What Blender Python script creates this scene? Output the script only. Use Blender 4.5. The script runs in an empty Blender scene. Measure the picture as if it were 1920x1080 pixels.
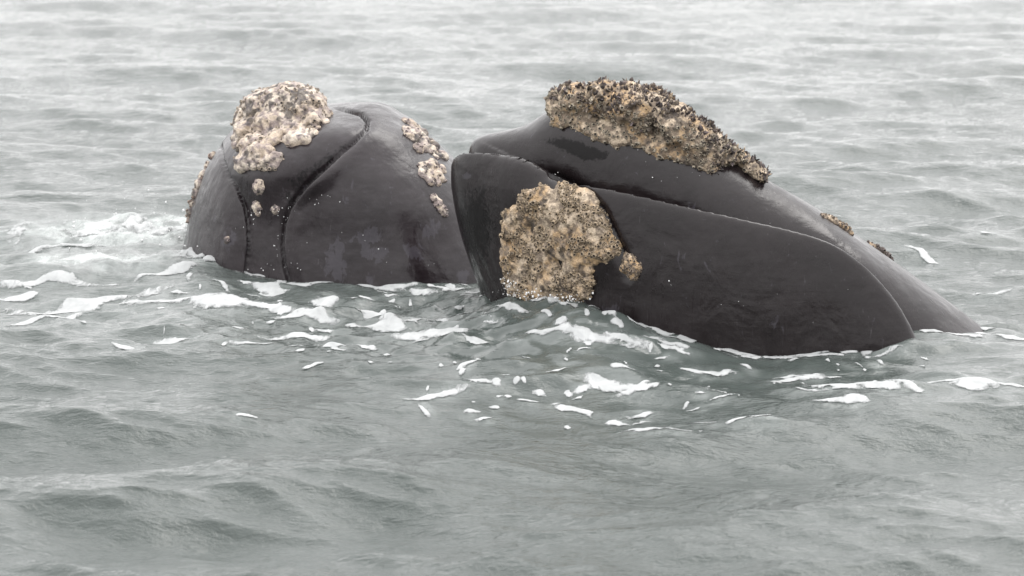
import bpy, math, random
import numpy as np
from mathutils import Vector
from mathutils.bvhtree import BVHTree

SC = bpy.context.scene
COL = SC.collection
rng = np.random.default_rng(11)

# ------------------------------------------------------------------ camera
CAM_Y, CAM_H = -22.0, 4.2
PITCH = math.radians(9.88)          # looking down from the deck of a boat
LENS = 115.0
FPX = 1920 * LENS / 36.0            # focal length in photo pixels
cam_d = bpy.data.cameras.new('camera')
cam = bpy.data.objects.new('camera', cam_d)
COL.objects.link(cam)
cam.location = (0, CAM_Y, CAM_H)
cam.rotation_euler = (math.radians(90) - PITCH, 0, 0)
cam_d.lens = LENS
cam_d.sensor_width = 36
cam_d.clip_end = 20000
cam_d.dof.use_dof = True
cam_d.dof.focus_distance = 22.4
cam_d.dof.aperture_fstop = 3.0
SC.camera = cam

# ------------------------------------------------------------------ sky + sun (overcast)
SUN_EL, SUN_AZ = math.radians(55), math.radians(35)
world = bpy.data.worlds.new('World')
SC.world = world
world.use_nodes = True
wn = world.node_tree
wn.nodes.clear()
wo = wn.nodes.new('ShaderNodeOutputWorld')
bg = wn.nodes.new('ShaderNodeBackground')
sky = wn.nodes.new('ShaderNodeTexSky')
sky.sky_type = 'NISHITA'
sky.sun_disc = False
sky.sun_elevation = SUN_EL
sky.sun_rotation = SUN_AZ
hs = wn.nodes.new('ShaderNodeHueSaturation')
hs.inputs['Saturation'].default_value = 0.12
mx = wn.nodes.new('ShaderNodeMix')
mx.data_type = 'RGBA'
mx.inputs[0].default_value = 0.82           # an even cloud layer veils the sky
mx.inputs[7].default_value = (17.6, 17.4, 17.45, 1)
wn.links.new(sky.outputs[0], hs.inputs['Color'])
wn.links.new(hs.outputs[0], mx.inputs[6])
# an overcast dome is dimmer at the horizon than overhead
tc = wn.nodes.new('ShaderNodeTexCoord')
sx = wn.nodes.new('ShaderNodeSeparateXYZ')
mr = wn.nodes.new('ShaderNodeMapRange')
mr.inputs['From Min'].default_value = 0.0
mr.inputs['From Max'].default_value = 1.0
mr.inputs['To Min'].default_value = 0.66
mr.inputs['To Max'].default_value = 1.48
vm = wn.nodes.new('ShaderNodeVectorMath')
vm.operation = 'SCALE'
wn.links.new(tc.outputs['Generated'], sx.inputs[0])
wn.links.new(sx.outputs['Z'], mr.inputs['Value'])
wn.links.new(mx.outputs[2], vm.inputs[0])
wn.links.new(mr.outputs[0], vm.inputs['Scale'])
wn.links.new(vm.outputs[0], bg.inputs['Color'])
bg.inputs['Strength'].default_value = 0.1
wn.links.new(bg.outputs[0], wo.inputs['Surface'])

sun_d = bpy.data.lights.new('sun', 'SUN')
sun_d.energy = 0.9
sun_d.angle = math.radians(35)
sun_d.color = (1, 0.97, 0.93)
sun = bpy.data.objects.new('sun', sun_d)
COL.objects.link(sun)
sun.rotation_euler = (math.radians(90) - SUN_EL, 0, math.radians(180) - SUN_AZ)

SC.view_settings.view_transform = 'Standard'
SC.view_settings.look = 'None'
SC.view_settings.exposure = 0.58
SC.view_settings.gamma = 1
SC.view_settings.use_curve_mapping = False
SC.render.engine = 'CYCLES'

# ------------------------------------------------------------------ helpers
CT, ST = math.cos(PITCH), math.sin(PITCH)

def ray(u, v):
    """photo pixel -> direction from the camera"""
    a = (np.asarray(u, float) - 960) / FPX
    b = (540 - np.asarray(v, float)) / FPX
    return a, CT + ST * b, -ST + CT * b

def at_y(u, v, y):
    dx, dy, dz = ray(u, v)
    t = (y - CAM_Y) / dy
    return dx * t, CAM_H + dz * t

def project(P):
    x, y, z = P[..., 0], P[..., 1] - CAM_Y, P[..., 2] - CAM_H
    d = y * CT - z * ST
    up = y * ST + z * CT
    return 960 + FPX * x / d, 540 - FPX * up / d

def hermite(xs, ys, n=400):
    """smooth curve through points (finite-difference tangents, limited), as a dense table"""
    xs = np.asarray(xs, float); ys = np.asarray(ys, float)
    o = np.argsort(xs); xs, ys = xs[o], ys[o]
    d = np.diff(ys) / np.diff(xs)
    m = np.zeros_like(ys)
    m[0], m[-1] = d[0], d[-1]
    for i in range(1, len(xs) - 1):
        if d[i - 1] * d[i] <= 0:
            m[i] = 0
        else:
            h0, h1 = xs[i] - xs[i - 1], xs[i + 1] - xs[i]
            w1, w2 = 2 * h1 + h0, h1 + 2 * h0
            m[i] = (w1 + w2) / (w1 / d[i - 1] + w2 / d[i])
    t = np.linspace(xs[0], xs[-1], n)
    k = np.clip(np.searchsorted(xs, t) - 1, 0, len(xs) - 2)
    h = xs[k + 1] - xs[k]
    s = (t - xs[k]) / h
    y = ((1 + 2 * s) * (1 - s) ** 2 * ys[k] + s * (1 - s) ** 2 * h * m[k]
         + s * s * (3 - 2 * s) * ys[k + 1] + s * s * (s - 1) * h * m[k + 1])
    return t, y

def hash3(ix, iy, iz, seed):
    n = (ix.astype(np.uint32) * np.uint32(374761393) + iy.astype(np.uint32) * np.uint32(668265263)
         + iz.astype(np.uint32) * np.uint32(2147483647) + np.uint32(seed * 974711 & 0xffffffff))
    n = (n ^ (n >> np.uint32(13))) * np.uint32(1274126177)
    n = n ^ (n >> np.uint32(16))
    return n.astype(np.float32) / np.float32(4294967295.0)

def vnoise(P, seed=0):
    """value noise in [-1, 1]"""
    P = np.asarray(P, np.float32) + 1000
    i = np.floor(P).astype(np.int64)
    f = P - i
    f = f * f * f * (f * (f * 6 - 15) + 10)
    r = 0
    for dx in (0, 1):
        wx = f[..., 0] if dx else 1 - f[..., 0]
        for dy in (0, 1):
            wy = f[..., 1] if dy else 1 - f[..., 1]
            for dz in (0, 1):
                wz = f[..., 2] if dz else 1 - f[..., 2]
                r = r + wx * wy * wz * hash3(i[..., 0] + dx, i[..., 1] + dy, i[..., 2] + dz, seed)
    return r * 2 - 1

def fbm(P, octaves=4, seed=0, gain=0.5):
    P = np.asarray(P, np.float32)
    a, r, s = 1.0, 0, 0
    for o in range(octaves):
        r = r + a * vnoise(P, seed + o * 17)
        s += a
        a *= gain
        P = P * 2.03 + 3.7
    return r / s

def cells(P, seed=0):
    """cellular noise: distance to nearest jittered point"""
    P = np.asarray(P, np.float32) + 1000
    i = np.floor(P).astype(np.int64)
    best = np.full(P.shape[:-1], 9.0, np.float32)
    for dx in (-1, 0, 1):
        for dy in (-1, 0, 1):
            for dz in (-1, 0, 1):
                c = [i[..., 0] + dx, i[..., 1] + dy, i[..., 2] + dz]
                q = np.stack([c[k] + hash3(c[0], c[1], c[2], seed + 7 * k) for k in range(3)], -1)
                best = np.minimum(best, ((q - P) ** 2).sum(-1))
    return np.sqrt(best)

def surface_nets(F, org, h):
    """F < 0 inside; returns vertices and quads of the smooth iso-surface"""
    n = np.array(F.shape)
    S = F < 0
    mixed = np.zeros(n - 1, np.int8)
    for dx in (0, 1):
        for dy in (0, 1):
            for dz in (0, 1):
                mixed += S[dx:n[0] - 1 + dx, dy:n[1] - 1 + dy, dz:n[2] - 1 + dz]
    ci = np.argwhere((mixed > 0) & (mixed < 8))
    idx = np.full(n - 1, -1, np.int64)
    idx[ci[:, 0], ci[:, 1], ci[:, 2]] = np.arange(len(ci))
    acc = np.zeros((len(ci), 3)); cnt = np.zeros(len(ci))
    for ax in range(3):
        oth = [a for a in range(3) if a != ax]
        for p in (0, 1):
            for q in (0, 1):
                o = np.zeros(3, int); o[oth[0]] = p; o[oth[1]] = q
                a = ci + o
                b = a.copy(); b[:, ax] += 1
                fa = F[a[:, 0], a[:, 1], a[:, 2]]; fb = F[b[:, 0], b[:, 1], b[:, 2]]
                m = (fa < 0) != (fb < 0)
                t = np.where(m, fa / np.where(m, fa - fb, 1), 0)
                pt = o + np.zeros((len(ci), 3)); pt[:, ax] += t
                acc[m] += pt[m]; cnt[m] += 1
    V = np.asarray(org) + h * (ci + acc / cnt[:, None])
    quads = []
    for ax in range(3):
        o1, o2 = (ax + 1) % 3, (ax + 2) % 3
        sl_a = [slice(None)] * 3; sl_b = [slice(None)] * 3
        sl_a[ax] = slice(0, n[ax] - 1); sl_b[ax] = slice(1, n[ax])
        sa, sb = S[tuple(sl_a)], S[tuple(sl_b)]
        e = np.argwhere(sa != sb)
        e = e[(e[:, o1] > 0) & (e[:, o2] > 0) & (e[:, o1] < n[o1] - 1) & (e[:, o2] < n[o2] - 1)]
        flip = ~sa[e[:, 0], e[:, 1], e[:, 2]]
        def cell(d1, d2):
            c = e.copy(); c[:, o1] -= d1; c[:, o2] -= d2
            return idx[c[:, 0], c[:, 1], c[:, 2]]
        q = np.stack([cell(1, 1), cell(0, 1), cell(0, 0), cell(1, 0)], 1)
        q[flip] = q[flip][:, ::-1]
        quads.append(q)
    Q = np.concatenate(quads)
    return V, Q[(Q >= 0).all(1)]

def vert_normals(V, Q):
    n = np.cross(V[Q[:, 2]] - V[Q[:, 0]], V[Q[:, 3]] - V[Q[:, 1]])
    N = np.zeros_like(V)
    for k in range(4):
        np.add.at(N, Q[:, k], n)
    return N / (np.linalg.norm(N, axis=1, keepdims=True) + 1e-12)

def relax(V, Q, it=1, w=0.5):
    for _ in range(it):
        S = np.zeros_like(V); C = np.zeros(len(V))
        for k in range(4):
            a, b = Q[:, k], Q[:, (k + 1) % 4]
            np.add.at(S, a, V[b]); np.add.at(S, b, V[a])
            np.add.at(C, a, 1); np.add.at(C, b, 1)
        V = V * (1 - w) + w * S / np.maximum(C, 1)[:, None]
    return V

def mesh_np(name, V, Q, mat, parent=None, smooth=True, attrs=None, colors=None):
    Q = np.asarray(Q)
    k = Q.shape[1]
    me = bpy.data.meshes.new(name)
    me.vertices.add(len(V))
    me.vertices.foreach_set('co', np.asarray(V, np.float32).ravel())
    me.loops.add(len(Q) * k)
    me.loops.foreach_set('vertex_index', Q.astype(np.int32).ravel())
    me.polygons.add(len(Q))
    me.polygons.foreach_set('loop_start', np.arange(0, len(Q) * k, k, dtype=np.int32))
    me.polygons.foreach_set('loop_total', np.full(len(Q), k, np.int32))
    me.update(calc_edges=True)
    me.polygons.foreach_set('use_smooth', np.full(len(Q), smooth))
    for nm, arr in (attrs or {}).items():
        at = me.attributes.new(nm, 'FLOAT', 'POINT')
        at.data.foreach_set('value', np.asarray(arr, np.float32))
    if colors is not None:
        at = me.color_attributes.new('tint', 'FLOAT_COLOR', 'POINT')
        c = np.ones((len(V), 4), np.float32); c[:, :3] = colors
        at.data.foreach_set('color', c.ravel())
    me.materials.append(mat)
    o = bpy.data.objects.new(name, me)
    COL.objects.link(o)
    if parent is not None:
        o.parent = parent
        o.matrix_parent_inverse = parent.matrix_world.inverted()
    return o

def poly_dist(u, v, line):
    """pixel distance to a polyline, and the side (+ right of travel)"""
    best = np.full(u.shape, 1e9); side = np.zeros(u.shape)
    for (x0, y0), (x1, y1) in zip(line[:-1], line[1:]):
        dx, dy = x1 - x0, y1 - y0
        t = np.clip(((u - x0) * dx + (v - y0) * dy) / (dx * dx + dy * dy), 0, 1)
        d = np.hypot(u - x0 - t * dx, v - y0 - t * dy)
        s = np.sign(dx * (v - y0) - dy * (u - x0))
        m = d < best
        best[m] = d[m]; side[m] = s[m]
    return best, side

def in_poly(u, v, poly):
    r = np.zeros(np.shape(u), bool)
    n = len(poly)
    for i in range(n):
        x0, y0 = poly[i]; x1, y1 = poly[(i + 1) % n]
        if y0 == y1:
            continue
        c = ((y0 > v) != (y1 > v)) & (u < (x1 - x0) * (v - y0) / (y1 - y0) + x0)
        r ^= c
    return r

def smin(a, b, k):
    h = np.clip(0.5 + 0.5 * (b - a) / k, 0, 1)
    return b + (a - b) * h - k * h * (1 - h)

# ------------------------------------------------------------------ materials
def new_mat(name):
    m = bpy.data.materials.new(name)
    m.use_nodes = True
    t = m.node_tree
    return m, t, t.nodes['Principled BSDF'], t.nodes, t.links

def noise(N, L, vec, scale, detail=4, rough=0.55, dist=0.0):
    n = N.new('ShaderNodeTexNoise')
    n.inputs['Scale'].default_value = scale
    n.inputs['Detail'].default_value = detail
    n.inputs['Roughness'].default_value = rough
    n.inputs['Distortion'].default_value = dist
    L.new(vec, n.inputs['Vector'])
    return n.outputs['Fac']

def ramp(N, L, fac, stops):
    r = N.new('ShaderNodeValToRGB')
    e = r.color_ramp.elements
    e[0].position, e[1].position = stops[0][0], stops[-1][0]
    e[0].color, e[1].color = stops[0][1], stops[-1][1]
    for p, c in stops[1:-1]:
        k = e.new(p); k.color = c
    L.new(fac, r.inputs['Fac'])
    return r.outputs['Color']

def g(x, a=1):
    return (x, x, x, a)

def mixc(N, L, fac, a, b, blend='MIX'):
    m = N.new('ShaderNodeMix'); m.data_type = 'RGBA'; m.blend_type = blend
    for sock, val in ((m.inputs[0], fac), (m.inputs[6], a), (m.inputs[7], b)):
        if isinstance(val, (int, float, tuple)):
            sock.default_value = val
        else:
            L.new(val, sock)
    return m.outputs[2]

def math_n(N, L, op, a, b=None, clamp=False):
    m = N.new('ShaderNodeMath'); m.operation = op; m.use_clamp = clamp
    for i, val in enumerate((a, b)):
        if val is None:
            continue
        if isinstance(val, (int, float)):
            m.inputs[i].default_value = val
        else:
            L.new(val, m.inputs[i])
    return m.outputs[0]

def geo_pos(N):
    return N.new('ShaderNodeNewGeometry').outputs['Position']

def scaled(N, L, vec, s, rot=(0, 0, 0)):
    m = N.new('ShaderNodeMapping')
    m.inputs['Scale'].default_value = s
    m.inputs['Rotation'].default_value = rot
    L.new(vec, m.inputs['Vector'])
    return m.outputs[0]

def attr(N, name):
    a = N.new('ShaderNodeAttribute'); a.attribute_name = name
    return a

def bump(N, L, hgt, strength, dist, normal=None):
    b = N.new('ShaderNodeBump')
    b.inputs['Strength'].default_value = strength
    b.inputs['Distance'].default_value = dist
    L.new(hgt, b.inputs['Height'])
    if normal is not None:
        L.new(normal, b.inputs['Normal'])
    return b.outputs[0]

def water_material():
    m, t, p, N, L = new_mat('sea_water')
    pos = geo_pos(N)
    big = noise(N, L, scaled(N, L, pos, (0.5, 0.22, 1)), 1.0, 3)
    col = ramp(N, L, big, [(0.3, (0.036, 0.046, 0.042, 1)), (0.7, (0.056, 0.066, 0.062, 1))])
    air = attr(N, 'aeration').outputs['Fac']
    an = noise(N, L, scaled(N, L, pos, (3.0, 1.6, 3.0)), 1.6, 6, 0.65, 0.6)
    airm = math_n(N, L, 'MULTIPLY', air, ramp(N, L, an, [(0.36, g(0.15)), (0.62, g(1))]), True)
    col = mixc(N, L, airm, col, (0.50, 0.53, 0.52, 1))
    L.new(col, p.inputs['Base Color'])
    p.inputs['IOR'].default_value = 1.333
    gust = noise(N, L, scaled(N, L, pos, (0.35, 0.12, 1), (0, 0, 0.5)), 1.0, 3)
    rg = ramp(N, L, gust, [(0.35, g(0.03)), (0.65, g(0.08))])
    L.new(mixc(N, L, airm, rg, g(0.6)), p.inputs['Roughness'])
    r1 = noise(N, L, scaled(N, L, pos, (7.0, 13.0, 7), (0, 0, 0.35)), 1.0, 4, 0.6, 0.3)
    r2 = noise(N, L, scaled(N, L, pos, (24.0, 42.0, 24), (0, 0, 0.22)), 1.0, 4, 0.6, 0.2)
    calm = math_n(N, L, 'SUBTRACT', 1.0, attr(N, 'calm').outputs['Fac'])
    b1n = N.new('ShaderNodeBump')
    b1n.inputs['Distance'].default_value = 0.026
    L.new(r1, b1n.inputs['Height'])
    L.new(math_n(N, L, 'MULTIPLY', calm, 0.8), b1n.inputs['Strength'])
    b1 = b1n.outputs[0]
    b2 = N.new('ShaderNodeBump')
    L.new(r2, b2.inputs['Height']); L.new(b1, b2.inputs['Normal'])
    b2.inputs['Distance'].default_value = 0.011
    L.new(math_n(N, L, 'MULTIPLY', calm, ramp(N, L, gust, [(0.3, g(0.35)), (0.7, g(0.9))])), b2.inputs['Strength'])
    L.new(b2.outputs[0], p.inputs['Normal'])
    return m

def foam_material():
    m, t, p, N, L = new_mat('sea_foam_white')
    pos = geo_pos(N)
    f1 = noise(N, L, scaled(N, L, pos, (9, 5, 9)), 1.0, 6, 0.65, 0.5)
    L.new(ramp(N, L, f1, [(0.3, (0.28, 0.29, 0.29, 1)), (0.62, (0.40, 0.41, 0.41, 1))]), p.inputs['Base Color'])
    p.inputs['Roughness'].default_value = 0.75
    p.inputs['Specular IOR Level'].default_value = 0.25
    lace = noise(N, L, scaled(N, L, pos, (16, 6, 16)), 1.0, 6, 0.7, 0.8)
    dens = math_n(N, L, 'ADD', math_n(N, L, 'MULTIPLY', attr(N, 'foam_mass').outputs['Fac'], 2.1), math_n(N, L, 'MULTIPLY', math_n(N, L, 'SUBTRACT', lace, 0.51), 3.2))
    L.new(ramp(N, L, dens, [(0.0, g(0)), (0.30, g(0.40)), (0.85, g(0.94))]), p.inputs['Alpha'])
    v = N.new('ShaderNodeTexVoronoi'); v.inputs['Scale'].default_value = 38
    L.new(pos, v.inputs['Vector'])
    L.new(bump(N, L, v.outputs['Distance'], 0.2, 0.005), p.inputs['Normal'])
    return m

def skin_material(name, dark, mid, pale, rough, wet_spec):
    m, t, p, N, L = new_mat(name)
    pos = geo_pos(N)
    n1 = noise(N, L, pos, 2.6, 5, 0.6, 0.5)
    n2 = noise(N, L, scaled(N, L, pos, (9, 9, 26)), 1.0, 5, 0.65)
    col = ramp(N, L, n1, [(0.28, dark), (0.72, mid)])
    col = mixc(N, L, math_n(N, L, 'MULTIPLY', ramp(N, L, n2, [(0.45, g(0)), (0.8, g(1))]), 0.35), col, pale)
    # sloughing skin: dark smears and pale lavender scuffs, each with its own ragged edge
    edge = noise(N, L, pos, 24, 6, 0.7, 1.2)
    streak = noise(N, L, scaled(N, L, pos, (14, 14, 7), (0, 0.6, 0)), 1.0, 6, 0.62, 1.0)
    for nm, c in (('smear', (0.006, 0.006, 0.006, 1)), ('scuff', (0.070, 0.065, 0.078, 1))):
        a = attr(N, nm).outputs['Fac']
        s = math_n(N, L, 'ADD', a, math_n(N, L, 'MULTIPLY', math_n(N, L, 'SUBTRACT', edge if nm == 'smear' else streak, 0.5), 1.3 if nm == 'smear' else 3.4))
        k = ramp(N, L, s, [(0.50, g(0)), (0.64, g(1))])
        col = mixc(N, L, math_n(N, L, 'MULTIPLY', k, 0.7 if nm == 'smear' else 0.36), col, c)
    for rot, sc_ in (((0, 0.9, 0), (70, 70, 3.0)), ((0, -0.5, 0.3), (90, 90, 4.5))):   # old scars and scratches
        scr = noise(N, L, scaled(N, L, pos, sc_, rot), 1.0, 2, 0.5, 0.6)
        patchy = noise(N, L, pos, 2.0, 2)
        k = math_n(N, L, 'MULTIPLY', ramp(N, L, scr, [(0.70, g(0)), (0.76, g(0.5))]), ramp(N, L, patchy, [(0.5, g(0)), (0.62, g(1))]))
        col = mixc(N, L, k, col, (0.085, 0.078, 0.082, 1))
    L.new(col, p.inputs['Base Color'])
    sml = math_n(N, L, 'ADD', attr(N, 'smear').outputs['Fac'], math_n(N, L, 'MULTIPLY', math_n(N, L, 'SUBTRACT', edge, 0.5), 1.3))
    L.new(ramp(N, L, sml, [(0.50, g(0.29)), (0.66, g(wet_spec))]), p.inputs['Specular IOR Level'])
    wet = noise(N, L, scaled(N, L, pos, (2.6, 2.6, 1.5)), 1.0, 7, 0.62, 1.0)
    runs = noise(N, L, scaled(N, L, pos, (22, 22, 2.2), (0, 0.12, 0)), 1.0, 4, 0.6, 0.4)
    rr_ = ramp(N, L, wet, [(0.36, g(rough - 0.13)), (0.62, g(rough + 0.12))])
    L.new(mixc(N, L, ramp(N, L, runs, [(0.54, g(0)), (0.66, g(0.8))]), rr_, g(0.09)), p.inputs['Roughness'])
    h1 = noise(N, L, scaled(N, L, pos, (14, 14, 8)), 1.0, 5, 0.6)
    h2 = noise(N, L, pos, 90, 3, 0.6)
    h3 = noise(N, L, scaled(N, L, pos, (2.5, 2.5, 16), (0, 0.5, 0)), 1.0, 5, 0.65, 0.8)
    L.new(bump(N, L, h2, 0.15, 0.004, bump(N, L, h3, 0.07, 0.02, bump(N, L, h1, 0.2, 0.014, bump(N, L, noise(N, L, pos, 3.5, 3, 0.5, 0.4), 0.25, 0.06)))), p.inputs['Normal'])
    return m

def crust_material(name):
    m, t, p, N, L = new_mat(name)
    pos = geo_pos(N)
    c = attr(N, 'tint').outputs['Color']
    n = noise(N, L, pos, 70, 5, 0.7)
    L.new(mixc(N, L, 1.0, c, ramp(N, L, n, [(0.3, g(0.62)), (0.7, g(1.2))]), 'MULTIPLY'), p.inputs['Base Color'])
    p.inputs['Roughness'].default_value = 0.72
    p.inputs['Specular IOR Level'].default_value = 0.3
    v = N.new('ShaderNodeTexVoronoi'); v.inputs['Scale'].default_value = 85
    L.new(pos, v.inputs['Vector'])
    L.new(bump(N, L, n, 0.6, 0.008, bump(N, L, v.outputs['Distance'], 0.6, 0.008)), p.inputs['Normal'])
    return m

def drop_material():
    m, t, p, N, L = new_mat('water_drop')
    L.new(ramp(N, L, noise(N, L, geo_pos(N), 30, 2), [(0.3, g(0.6)), (0.7, g(0.85))]), p.inputs['Base Color'])
    p.inputs['Roughness'].default_value = 0.08
    p.inputs['IOR'].default_value = 1.333
    return m

M_WATER = water_material()
M_FOAM = foam_material()
M_SKIN_A = skin_material('wet_black_skin', (0.0080, 0.0058, 0.0062, 1), (0.0145, 0.0108, 0.0115, 1), (0.022, 0.0195, 0.0198, 1), 0.23, 0.12)
M_SKIN_B = skin_material('damp_grey_skin', (0.0095, 0.0068, 0.0078, 1), (0.0205, 0.0155, 0.0175, 1), (0.052, 0.046, 0.051, 1), 0.26, 0.16)
M_CRUST = crust_material('callosity_crust')
M_DROP = drop_material()

# ------------------------------------------------------------------ the sea surface
WAVES = []
_wr = np.random.default_rng(5)
def _add_waves(n, lmin, lmax, slope, spread, main):
    for _ in range(n):
        lam = math.exp(_wr.uniform(math.log(lmin), math.log(lmax)))
        th = main + _wr.normal() * spread
        k = 2 * math.pi / lam
        a = slope / k * _wr.uniform(0.5, 1.3) / math.sqrt(n)
        WAVES.append((k * math.sin(th), k * math.cos(th), a, _wr.uniform(0, 6.283), k))
_add_waves(14, 2.6, 6.0, 0.105, 0.30, 0.15)
_add_waves(26, 1.1, 2.6, 0.140, 0.38, -0.08)
_add_waves(40, 0.38, 1.1, 0.225, 0.42, 0.25)
_add_waves(64, 0.10, 0.38, 0.225, 0.42, 0.30)

def smooth01(x):
    x = np.clip(x, 0, 1)
    return x * x * (3 - 2 * x)

RIDGE_X = [-6.0, -4.0, -3.0, -2.55, -2.2, -1.7, -1.0, -0.2, 0.35, 0.9, 1.6, 2.2, 2.9, 4.5]
RIDGE_Z = [0.00, 0.01, 0.03, 0.07, 0.11, 0.06, 0.06, 0.16, 0.23, 0.10, 0.00, 0.06, 0.06, 0.0]
RIDGE_Y = [2.4, 2.4, 2.3, 2.2, 2.1, 1.9, 1.5, 0.9, 0.4, -0.2, -0.6, -0.5, -0.3, 0.0]

def sea(x0, y0):
    """surface point and fields of the sea for rest coordinates"""
    x0 = np.asarray(x0, np.float64); y0 = np.asarray(y0, np.float64)
    X = x0.copy(); Y = y0.copy(); Z = np.zeros_like(x0)
    # water close round the whales heaves less in the long waves
    near = np.exp(-((x0 - 0.2) / 3.2) ** 2 - ((y0 - 1.5) / 2.6) ** 2)
    dist = np.hypot(x0, y0 - CAM_Y)
    fade_s = np.clip(1.6 - dist / 70.0, 0, 1)
    for kx, ky, a, ph, k in WAVES:
        lam = 2 * math.pi / k
        amp = a * (1 - 0.85 * near) * np.clip(1.5 - dist / 58.0, 0.45, 1) if lam > 0.9 else a * np.where(lam < 0.45, fade_s, 1) * np.clip(1.45 - dist / 52.0, 0.34, 1)
        if lam < 3:
            amp = amp * (dist < 400)
        A = kx * x0 + ky * y0 + ph
        s, c = np.sin(A), np.cos(A)
        Z += amp * c
        X -= 0.55 * amp * s * kx / k
        Y -= 0.55 * amp * s * ky / k
    rx, rz = hermite(RIDGE_X, RIDGE_Z); _, ry = hermite(RIDGE_X, RIDGE_Y)
    h = np.interp(x0, rx, rz); yc = np.interp(x0, rx, ry)
    dy = y0 - yc + 0.12 * np.sin(x0 * 2.3)
    Z += h * np.exp(-(np.where(dy > 0, dy / 0.75, dy / 1.15)) ** 2)
    # slop thrown back by the two bodies
    slop = np.exp(-((x0 - 0.3) / 2.6) ** 2 - ((y0 - 0.6) / 1.5) ** 2)
    m = slop > 0.02
    if m.any():
        q = np.stack([x0[m] * 2.2, y0[m] * 2.6, np.zeros(m.sum())], -1)
        Z[m] += slop[m] * (0.075 * fbm(q, 2, 131) + 0.055 * fbm(q * 3.1, 3, 137))
    # heaving white water left of the forward-facing whale
    ch = churn(x0, y0)
    if ch.max() > 0.01:
        m = ch > 0.01
        q = np.stack([x0[m] * 1.6, y0[m] * 1.3, np.zeros(m.sum())], -1)
        Z[m] += ch[m] * (0.10 + 0.16 * fbm(q, 3, 31) + 0.05 * fbm(q * 5, 3, 37))
    return X, Y, Z

def churn(x0, y0):
    return np.exp(-((x0 + 3.05) / 0.95) ** 2 - ((y0 - 4.7) / 0.8) ** 2) + 0.65 * np.exp(-((x0 + 3.2) / 1.1) ** 2 - ((y0 - 3.0) / 0.45) ** 2)

def sea_hit(u, v):
    """where the line of sight through a photo pixel meets the sea"""
    u = np.atleast_1d(np.asarray(u, float)); v = np.atleast_1d(np.asarray(v, float))
    dx, dy, dz = ray(u, v)
    t = np.full(u.shape, 12.0); hit = np.zeros(u.shape, bool)
    T = np.full(u.shape, 60.0)
    ts = np.arange(13.0, 60.0, 0.12)
    for tt in ts:
        x, y, z = dx * tt, CAM_Y + dy * tt, CAM_H + dz * tt
        low = (z < 0.55) & ~hit
        if not low.any():
            if hit.all():
                break
            continue
        zz = sea(x[low], y[low])[2]
        k = np.where(low)[0][z[low] < zz]
        T[k] = tt; hit[k] = True
    return dx * T, CAM_Y + dy * T

def axis_steps(fine, mid, far):
    return np.concatenate([fine, mid, far])

xs_f = np.arange(-4.6, 4.6001, 0.021)
xs_m, s, st = [], 4.6, 0.021
while s < 11:
    st *= 1.022; s += st; xs_m.append(s)
while s < 9000:
    st *= 1.22; s += st; xs_m.append(s)
xs_m = np.array(xs_m)
XS = np.concatenate([-xs_m[::-1], xs_f, xs_m])
ys = [CAM_Y + 0.3]
while ys[-1] < 12000:
    d = ys[-1] - CAM_Y
    if d < 14:
        s = 0.12
    elif d < 56:
        s = max(0.018, d * d * 7.0e-5)
    else:
        s = 0.22 * 1.12 ** ((d - 56) / 5) if d < 150 else d * 0.12
    ys.append(ys[-1] + s)
YS = np.array(ys)
ya = [CAM_Y - 0.5]
while ya[-1] > -9000:
    ya.append(ya[-1] - max(1.0, abs(ya[-1] - CAM_Y) * 0.5))
YS = np.concatenate([np.array(ya[::-1]), YS])
GX, GY = np.meshgrid(XS, YS)
px, py, pz = sea(GX.ravel(), GY.ravel())
nx_, ny_ = len(XS), len(YS)
i = np.arange(nx_ * ny_).reshape(ny_, nx_)
SQ = np.stack([i[:-1, :-1], i[:-1, 1:], i[1:, 1:], i[1:, :-1]], -1).reshape(-1, 4)
gx, gy = GX.ravel(), GY.ravel()
film = 0.55 * np.exp(-((gx + 2.6) / 1.3) ** 2 - ((gy - 1.0) / 0.9) ** 2)
aer = np.clip(churn(gx, gy) * 1.1 + 0.25 * film, 0, 1)
calm = 0.88 * np.exp(-((gx - 0.9) / 2.4) ** 2 - ((gy + 0.5) / 1.3) ** 2)
sea_o = mesh_np('sea_water', np.stack([px, py, pz], 1), SQ, M_WATER, attrs={'aeration': aer, 'calm': calm})
sea_o['kind'] = 'structure'

# ------------------------------------------------------------------ the side-on whale
YA = 0.62                                             # its long axis stands about this plane

def axis_a(x):
    return 0.35 + 0.8 * smooth01((1.6 - np.asarray(x)) / 2.2)   # and swings away towards the snout

def prof(points, y, n=600):
    u, v = np.array(points, float).T
    x, z = at_y(u, v, y)
    return hermite(x, z, n)

def prof_on(points, yfun, n=600):
    u, v = np.array(points, float).T
    x, z = at_y(u, v, YA)
    for _ in range(6):
        x, z = at_y(u, v, yfun(x))
    return hermite(x, z, n)

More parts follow.
